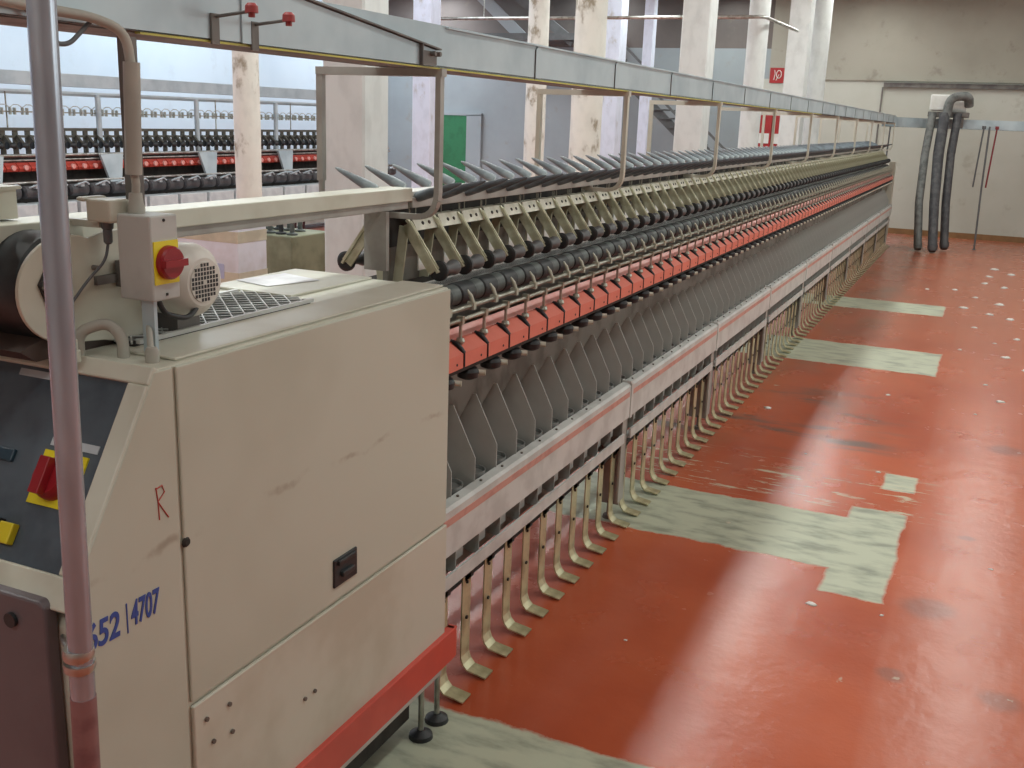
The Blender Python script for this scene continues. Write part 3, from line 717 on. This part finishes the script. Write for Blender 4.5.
# ================================================================ CHROME POLE
pole = MB().tube([(-1.452, 1.30, 2.9), (-1.478, 1.30, 1.60), (-1.512, 1.30, .0)], .0235, 20)
po = pole.build('support_pole', M['pipe'])
tag(po, 'shiny steel pole standing in front of the cream cabinet corner', 'pole')
band = mat('faded_pink_tape', S(150, 112, 112), .5, .2, S(128, 90, 92), 12)
MB().tube([(-1.48925, 1.30, 1.07), (-1.51158, 1.30, .02)], .0246, 20).build('pink_sleeve', band, po)
MB().lathe((-1.492, 1.30, 1.175), (-1.493, 1.30, 1.152), [(0, .028), (.3, .030), (.7, .030), (1, .028)], 20).lathe((-1.492, 1.30, 1.145), (-1.493, 1.30, 1.128), [(0, .030), (.5, .031), (1, .029)], 20).cyl((-1.53, 1.31, 1.155), (-1.58, 1.34, 1.155), .007, 8).build('pipe_clamp', M['steel'], po)

# ================================================================ PAPER, CARTONS, BOBBIN RACK
tag(MB().prism([(-2.175, 2.62), (-2.02, 2.58), (-1.965, 2.78), (-2.14, 2.83)], 'z', 1.6615, 1.663).build('paper_sheet', M['paper']), 'blank white paper sheet lying on top of the cream cabinet', 'paper')
def carton(x0, x1, y0, y1, z0, z1, label):
    e = empty('carton', ((x0+x1)/2, (y0+y1)/2, z0)); o = Vector((-(x0+x1)/2, -(y0+y1)/2, -z0))
    b = MB().box(x0, x1, y0, y1, z0, z1).build('box_body', mat('white_carton', S(226, 228, 238), .7, 0, S(206, 204, 208), 3), e, .004); b.location = o
    tcol = M.setdefault('tape', mat('brown_tape', S(206, 198, 176), .45))
    t_ = MB()
    for z in (z0+.48*(z1-z0), z1-.05): t_.box(x0-.002, x1+.002, y0-.002, y1+.002, z-.045, z+.03)
    t2 = t_.build('packing_tape', tcol, e); t2.location = o
    k_ = MB().box(x0+.12, x1-.12, y0-.004, y0-.002, z0+.28, z0+.38).build('printed_label', mat('carton_label', S(180, 186, 214), .6), e); k_.location = o
    tag(e, label, 'box', 'cartons stacked behind the machine end'); return e
carton(-5.35, -4.50, 5.45, 5.75, .80, 1.42, 'taped white carton on top of the stack behind the electric motor')
carton(-5.42, -4.46, 5.42, 5.8, .0, .80, 'lower large white carton carrying the taped carton')
rk = empty('bobbin_rack', (-5.72, 7.7, 0)); tag(rk, 'olive metal rack topped with steel bobbins beside the white cartons', 'rack')
g_ = MB().box(-.42, .20, -.3, .3, .0, 1.12).build('rack_body', mat('olive_sheet', S(128, 132, 108), .6, 0, S(104, 108, 86), 4), rk, .01)
for k in range(9):
    bb = MB().lathe((0, 0, 1.12), (0, 0, 1.36), [(0, .05), (.06, .05), (.1, .022), (.8, .018), (.85, .04), (.95, .04), (1, .02)], 14).build('bobbin', M['drumgrey'] if k % 3 else M['black'], rk)
    bb.location = (-.36+.12*(k % 5), -.18 if k < 5 else .1, 0)
for (x, y, lab) in ((-6.80, 9.2, 'left one of two dark red cords shaped as standing rods between the bobbin rack and the square column'), (-6.69, 9.2, 'right one of two dark red cords shaped as standing rods between the bobbin rack and the square column')):
    tag(MB().tube([(x+.03, y, 1.32), (x-.02, y, .9), (x-.04, y, .0)], .014, 6).build('red_cord', mat('dark_red_cord', S(58, 26, 30), .6)), lab, 'rod')  # hanging cords, shaped as rods that stand on the floor

# ================================================================ FAR LEFT MACHINE
fm = empty('twisting_machine', (-12.3, 8, 0))
tag(fm, 'second twisting machine far left by the pale blue wall with bright red cover row', 'machine')
FX, FY0, FY1 = -12.0, 6.8, 19.4
fo = Vector((12.3, -8, 0))
def fp(name, mb, m):
    o = mb.build(name, m, fm); o.location = fo; return o
fp('duct', MB().box(-12.5, -12.0, FY0, FY1, 2.40, 2.57), M['galv'])
fp('duct_rail', MB().box(-12.3, -12.24, FY0, FY1, 2.27, 2.31).box(-12.02, -11.98, FY0, FY1, 2.30, 2.33), M['galv'])
fp('hook_rail', MB().cyl((-12.05, FY0, 2.04), (-12.05, FY1, 2.04), .009, 6), M['rod'])
hk = MB()
hk.box(-12.07, -12.03, -.045, -.025, 2.0, 2.09).box(-12.07, -12.03, .025, .045, 2.0, 2.09)
hk.tube([(-12.05, -.035+.07*0, 2.09), (-12.05, .03, 2.13), (-12.05, .10, 2.13), (-12.05, .165, 2.09)], .006, 5)
hko = hk.build('thread_hook', M['rod'], fm)
am2 = MB().box(-12.05, -12.02, -.035, .035, 1.47, 1.83).box(-12.06, -12.0, -.1, .1, 1.79, 1.83).box(-12.06, -12.0, -.1, .1, 1.70, 1.73)
leg(am2, (-12.0, 1.72), (-11.9, 1.62), .05, -.02, .02)
am2o = am2.build('cradle_arm', mat('dark_arm', S(92, 92, 84), .5, .3), fm)
MB().lathe((-11.9, -.05, 1.60), (-11.9, .06, 1.60), [(0, .05), (.3, .03), (.7, .03), (1, .05)], 12).build('tube_holder', M['black'], am2o)
cv2 = MB().prism([(-11.9, 1.26), (-11.88, 1.30), (-11.95, 1.375), (-12.0, 1.375), (-12.0, 1.26)], 'y', -.095, .09).cyl((-11.89, 0, 1.31), (-11.86, 0, 1.31), .035, 10, 1)
cv2o = cv2.build('cover_box', [M['sredb'] if 'sredb' in M else M['kick'], M['lipred']], fm)
fn = int((FY1-FY0)/PITCH)
for src in (hko, am2o, cv2o):
    src.location = (12.3, FY0+.1-8, 0)
    for k in range(1, fn):
        c = src.copy(); C.objects.link(c); c.location = (12.3, FY0+.1+PITCH*k-8, 0)
        for g in src.children:
            d_ = g.copy(); C.objects.link(d_); d_.parent = c
fp('guide_rod', MB().cyl((-11.9, FY0, 1.47), (-11.9, FY1, 1.47), .022, 8), M['steel'])
fp('guide_rod', MB().cyl((-11.86, FY0, 1.41), (-11.86, FY1, 1.41), .012, 8), M['steel'])
fp('inner_panel', MB().box(-12.2, -12.1, FY0, FY1, .3, 1.46), M['dark'])
fp('guide_rod', MB().cyl((-11.75, FY0, 1.12), (-11.75, FY1, 1.12), .022, 8), M['steel'])
for i in range(8):
    y = 9.45+2.07*i
    if y > FY1: break
    fp('track_bracket', MB().cyl((-11.98, y, 1.46), (-11.98, y, 2.3), .04, 8), M['galv'])
    fp('end_plate', MB().add([(-11.80, y-.18, 1.47), (-11.80, y+.25, 1.47), (-11.72, y+.12, 1.05), (-11.72, y-.08, 1.05), (-11.84, y-.18, 1.47), (-11.84, y+.25, 1.47), (-11.76, y+.12, 1.05), (-11.76, y-.08, 1.05)],
        [(0, 1, 2, 3), (7, 6, 5, 4), (0, 4, 5, 1), (1, 5, 6, 2), (2, 6, 7, 3), (3, 7, 4, 0)]), M['galv'])
    if i > -1: fp('thread_rod', MB().cyl((-12.1, y+.6, 1.83), (-12.1, y+.6, 2.3), .01, 6), M['rod'])
ro2 = MB().lathe((-11.72, -.17, 1.0), (-11.72, .16, 1.0), [(0, .05), (.06, .085), (.94, .085), (1, .05)], 16)
ro2o = ro2.build('drive_drum', M['hoseb'], fm)
MB().tube([(-11.66, -.1, 1.06), (-11.55, 0, 1.12), (-11.6, .1, 1.08)], .014, 6).box(-11.66, -11.6, -.04, .02, 1.05, 1.10).build('yarn_guide', M['galv'], ro2o)
tb = MB().box(-11.80, -11.52, -.30, .30, .62, .86); tbo = tb.build('package_tray', M['bbox'], fm, .01)
for src, st_, in ((ro2o, .38), (tbo, .66)):
    src.location = (12.3, FY0+.2-8, 0)
    for k in range(1, int((FY1-FY0)/st_)):
        c = src.copy(); C.objects.link(c); c.location = (12.3, FY0+.2+st_*k-8, 0)
        for g in src.children:
            d_ = g.copy(); C.objects.link(d_); d_.parent = c
fp('base_frame', MB().box(-12.6, -11.7, FY0, FY1, .1, .62), M['grey'])

# ================================================================ BACK OF THE HALL
# suspended pipe rail
pr_ = MB().tube(bend([(-10.2, 17.5, 3.90), (-3.72, 17.5, 3.90), (-3.52, 19.3, 3.84)], .1), .028, 8)
tag(pr_.build('pipe_rail', M['steel']), 'thin bright pipe hung across the hall above the trough', 'pipe')
for x, lab in ((-8.75, 'thin wire holding up the bright pipe, left of the thin round column'), (-6.62, 'thin wire holding up the bright pipe, right of the thick round column')):
    tag(MB().cyl((x, 17.5, 3.9), (x, 17.5, 5.2), .010, 6).build('hanger_wire', M['steel']), lab, 'wire')
# stair
st = empty('staircase', (-8, 23, 0)); tag(st, 'dark metal staircase descending along the back wall behind the columns', 'staircase')
sd = mat('dark_stair_iron', S(96, 98, 98), .6)
def bar(a, b, w, t_, m, name, par, off):
    a, b = Vector(a), Vector(b); d_ = (b-a).normalized(); n_ = Vector((-d_.z, 0, d_.x))*w/2; y = Vector((0, t_/2, 0))
    o = MB().add([a+n_-y, a-n_-y, a-n_+y, a+n_+y, b+n_-y, b-n_-y, b-n_+y, b+n_+y], [(0, 1, 2, 3), (7, 6, 5, 4), (0, 4, 5, 1), (1, 5, 6, 2), (2, 6, 7, 3), (3, 7, 4, 0)]).build(name, m, par); o.location = off; return o
so = Vector((8, -23, 0))
bar((-11.6, 23, 4.95), (-10.0, 23, 3.6), .26, .06, M['wallgrey'], 'stringer', st, so)
bar((-8.6, 23, 4.4), (-4.9, 23, 1.15), .05, .05, sd, 'handrail', st, so)
bar((-8.6, 23, 4.1), (-5.1, 23, 1.0), .05, .05, sd, 'handrail', st, so)
bar((-8.6, 23, 3.75), (-5.3, 23, .85), .2, .06, sd, 'stringer', st, so)
bar((-10.9, 23, 5.1), (-9.2, 23, 3.9), .2, .06, sd, 'stringer', st, so)
for k in range(16):
    t_ = k/15; x, z = -8.5+3.1*t_, 3.7-2.75*t_
    o = MB().box(x-.14, x+.14, 22.9, 23.8, z+.05, z+.08).build('tread', sd, st); o.location = so
ln = MB().box(-11.8, -8.4, 22.9, 24.4, 3.95, 4.1).build('landing', sd, st); ln.location = so
# red fire-hose sign
sg = empty('fire_hose_sign', (-4.8, YW-.01, 3.16)); tag(sg, 'square red fire hose sign with white symbol on the back wall', 'sign')
a_ = MB().box(-.175, .175, -.012, 0, 0, .33).build('sign_board', M['signred'], sg)
ring = [(.025+.055*math.cos(a), -.015, .19+.085*math.sin(a)) for a in [2*PI*k/16 for k in range(17)]]
MB().tube(ring, .009, 6).tube([(.03, -.015, .19), (.0, -.015, .12), (-.03, -.015, .06)], .008, 6).tube([(-.075, -.015, .28), (-.06, -.015, .2), (-.08, -.015, .07)], .008, 6).build('hose_symbol', M['white'], sg)
for x, lab in ((-4.98, 'left red and white box low on back wall, below the fire sign'), (-4.55, 'right red and white box low on back wall, below the fire sign')):
    e = empty('hose_cabinet', (x, YW-.1, 1.55)); tag(e, lab, 'fire cabinet')
    MB().box(-.19, .19, -.12, .11, 0, .9).build('cabinet_body', M['signred'], e, .01)
    MB().box(-.19, .15, -.13, -.12, .28, .5).build('white_panel', M['white'], e)
    MB().box(-.10, .1, -.14, -.12, .05, .2).build('handle', M['black'], e)
tag(MB().tube(bend([(-5.35, YW-.1, 2.45), (-5.45, YW-.1, 2.6), (-5.3, YW-.1, 2.7), (-5.3, YW-.1, 1.5)], .1), .03, 6).build('wall_hose', M['black']), 'black hose loop hanging on back wall left of the cream column', 'hose')
tag(MB().box(-7.0, -6.75, YW-.2, YW, 2.0, 2.5).box(-6.97, -6.78, YW-.22, YW-.2, 2.05, 2.12).build('wall_box', mat('box_grey', S(150, 146, 140), .6)), 'small grey box on the back wall beside the stairs', 'box')

# travelling cleaner with its hanging hoses
tcn = empty('travelling_cleaner', (-1.0, 22.55, 2.45)); tag(tcn, 'white travelling blower with three long hoses hanging to the floor', 'cleaner')
toff = Vector((1.0, -22.55, -2.45))
def tp(name, mb, m, bevel=0):
    o = mb.build(name, m, tcn, bevel); o.location = toff; return o
tp('fan_casing', MB().box(-1.38, -.95, 22.2, 22.7, 2.62, 2.92).cyl((-1.0, 22.45, 2.72), (-.72, 22.45, 2.72), .15, 20), M['white'], .03)
tp('carriage', MB().box(-1.40, -.66, 22.25, 22.75, 2.50, 2.60).box(-1.3, -1.24, 22.26, 22.36, 2.3, 2.5).box(-.8, -.74, 22.26, 22.36, 2.3, 2.5), M['galvdark'], .01)
tp('elbow_duct', MB().tube(bend([(-1.05, 22.1, 2.5), (-1.02, 22.1, 2.88), (-.70, 22.2, 2.90), (-.68, 22.3, 2.72)], .2, 8), .085, 14), M['hoseg'])
tp('suction_hose', MB().tube([(-1.30, 22.15, 2.56), (-1.33, 21.9, 1.8), (-1.30, 21.5, .9), (-1.20, 21.15, .12)], .075, 14).lathe((-1.20, 21.15, .14), (-1.18, 21.1, .04), [(0, .08), (.6, .08), (1, .06)], 14), M['hoseg'])
tp('suction_hose', MB().tube([(-1.08, 22.1, 2.56), (-1.09, 21.9, 1.8), (-1.02, 21.4, .9), (-.93, 21.05, .10)], .082, 14, 0, True, [.10, .10, .09, .085]).lathe((-.93, 21.05, .14), (-.92, 21.0, .03), [(0, .095), (.6, .09), (1, .06)], 14), M['hoseb'])
tp('suction_hose', MB().tube([(-.85, 22.2, 2.56), (-.87, 22.0, 1.8), (-.83, 21.7, .9), (-.75, 21.5, .12)], .078, 14).lathe((-.75, 21.5, .16), (-.74, 21.45, .05), [(0, .09), (.6, .085), (1, .06)], 14), M['hoseb'])
# hanging sensors / cords on the wall duct
for (x, z1_, m_, lab) in ((-.36, 1.2, 'cable', 'dark cord hanging from the wall duct, left of the long thin rod'), (-.13, 1.2, 'redcord', 'thin red cord hanging from the wall duct, right of the long thin rod')):
    mm = M['cable'] if m_ == 'cable' else mat('thin_red_cord', S(130, 44, 50), .6)
    tag(MB().cyl((x, 22.34, 2.3), (x-.05, 22.34, z1_), .016, 6).cyl((x, 22.34, 2.3), (x, 22.34, 2.36), .035, 8).build('hanging_cord', mm), lab, 'cord')
tag(MB().tube([(-.26, 22.36, 2.35), (-.25, 22.3, 1.2), (-.22, 22.2, .0)], .018, 8).lathe((-.22, 22.2, 0), (-.22, 22.2, .02), [(0, .04), (1, .03)], 10).build('floor_rod', M['cable']), 'long thin rod reaching from wall duct to the floor right of the hoses', 'rod')
tag(MB().cyl((-2.06, 22.3, 2.3), (-2.10, 22.3, .02), .016, 6).lathe((-2.1, 22.3, 0), (-2.1, 22.3, .02), [(0, .03), (1, .03)], 8).build('floor_rod', M['cable']), 'thin dark rod standing behind the far end of the machine', 'rod')

# ================================================================ LINT ON THE FLOOR
spots_ = [(-.528, 4.719, .045), (-.21, 4.76, .02), (-.172, 14.547, .1), (.267, 15.137, .12), (.155, 14.186, .1), (.333, 11.458, .08), (.283, 9.458, .07), (.157, 10.055, .05), (-.107, 11.607, .05),
          (-.333, 16.199, .09), (-.597, 9.169, .04), (-1.432, 8.167, .06), (.179, 19.13, .14), (.05, 17.2, .1), (.383, 13.948, .11), (.1, 18.1, .1), (.32, 16.9, .12), (-.05, 15.6, .08), (.45, 12.6, .08), (.22, 12.2, .05),
          (.5, 10.9, .06), (-.7, 16.0, .07), (.0, 13.1, .06), (.6, 15.8, .1), (.42, 18.6, .12), (.1, 8.9, .03), (-.45, 6.95, .03), (.25, 5.6, .02), (-1.2, 3.95, .02), (-.95, 7.1, .02)]
for i, (x, y, r) in enumerate(spots_):
    rr = random.Random(i); n_ = 9; r *= .6; vs = [(0, 0, r*.3)]; ring1 = []; ring2 = []
    for k in range(n_):
        a = 2*PI*k/n_; q = r*(.6+.6*rr.random()); ring1.append((math.cos(a)*q*.6, math.sin(a)*q*1.0*.6, r*.22*(.6+rr.random()*.6))); ring2.append((math.cos(a)*q, math.sin(a)*q, 0))
    vs += ring1+ring2; fs = []
    for k in range(n_):
        k2 = (k+1) % n_; fs += [(0, 1+k, 1+k2), (1+k, 1+n_+k, 1+n_+k2, 1+k2)]
    fs.append([1+n_+k for k in range(n_)][::-1])
    o = MB().add(vs, fs, 0, True).build('lint_tuft', M['lint'], loc=(x, y, .001))
    if i == 0: tag(o, 'white lint tuft alone in the near aisle, in front of the large grey floor patch', 'lint')
    else: tag(o, 'small white lint tuft scattered on the red aisle floor', 'lint', 'lint tufts scattered over the aisle floor')

# ================================================================ LIGHT
def area(name, loc, rot, sx_, sy_, e, col=(1, 1, 1), spread=PI):
    l = bpy.data.lights.new(name, 'AREA'); l.shape = 'RECTANGLE'; l.size = sx_; l.size_y = sy_; l.energy = e; l.color = col; l.spread = spread
    o = bpy.data.objects.new(name, l); o.location = loc; o.rotation_euler = rot; C.objects.link(o); return o
for i, y in enumerate((1.5, 5.5, 9.5, 13.5, 17.5, 21.5)):
    area('ceiling_lamp_or_fill', (.45, y, 4.95), (0, 0, 0), .2, 3.0, (38, 46, 46, 44, 42, 40)[i], (.95, 1, .95))
    area('ceiling_lamp_or_fill', (-2.7, y+.6, 4.95), (0, 0, 0), .2, 3.0, (50, 62, 64, 64, 60, 60)[i], (.95, 1, .96))
    area('ceiling_lamp_or_fill', (-5.9, y+1, 4.95), (0, 0, 0), .2, 3.0, 62, (.91, 1, .97))
area('ceiling_lamp_or_fill', (-1.5, -2.2, 4.95), (0, 0, 0), 3.0, .3, 60, (.95, 1, .97))  # added fill behind the camera, brightens the faces turned towards it
for y in (6.5, 12, 17.5):
    area('side_fill', (4.7, y, 2.9), (0, math.radians(90), 0), 2.0, 4.0, 70, (.9, 1, .98))  # added fill from the unseen right side for the machine flank, no known window
for y in (4, 10, 16, 22):
    area('roof_light', (-9, y, 5.1), (0, 0, 0), 1.5, 4.5, 85, (.88, .96, 1))
    area('roof_light', (-13.4, y, 5.1), (0, 0, 0), 1.2, 4.5, 185, (.86, .94, 1))
w = bpy.data.worlds.new('world'); sc.world = w; w.use_nodes = True
w.node_tree.nodes['Background'].inputs[0].default_value = (.8, .86, 1, 1); w.node_tree.nodes['Background'].inputs[1].default_value = .3

# ================================================================ CAMERA
def camera():
    A, B, R = .4255, .2532, -.0366
    ca, sa, cb_, sb_, cc, s2 = math.cos(A), math.sin(A), math.cos(B), math.sin(B), math.cos(R), math.sin(R)
    f = Vector((-sa*cb_, ca*cb_, -sb_)); r = Vector((ca, sa, 0)); d = f.cross(r)
    r2 = cc*r+s2*d; d2 = -s2*r+cc*d
    m = Matrix((r2, -d2, -f)).transposed().to_4x4(); m.translation = (0, 0, 2.2)
    cam = bpy.data.cameras.new('camera'); cam.sensor_width = 36; cam.lens = 1030/1024*36; cam.clip_start = .05; cam.clip_end = 100
    o = bpy.data.objects.new('camera', cam); o.matrix_world = m; C.objects.link(o); sc.camera = o
camera()
sc.view_settings.view_transform = 'Standard'; sc.view_settings.look = 'None'; sc.view_settings.gamma = 1
sc.view_settings.use_curve_mapping = False; sc.view_settings.exposure = 0.06
sc.cycles.use_denoising = True; sc.cycles.max_bounces = 8; sc.cycles.diffuse_bounces = 4; sc.cycles.glossy_bounces = 3
sc.cycles.sample_clamp_indirect = 8
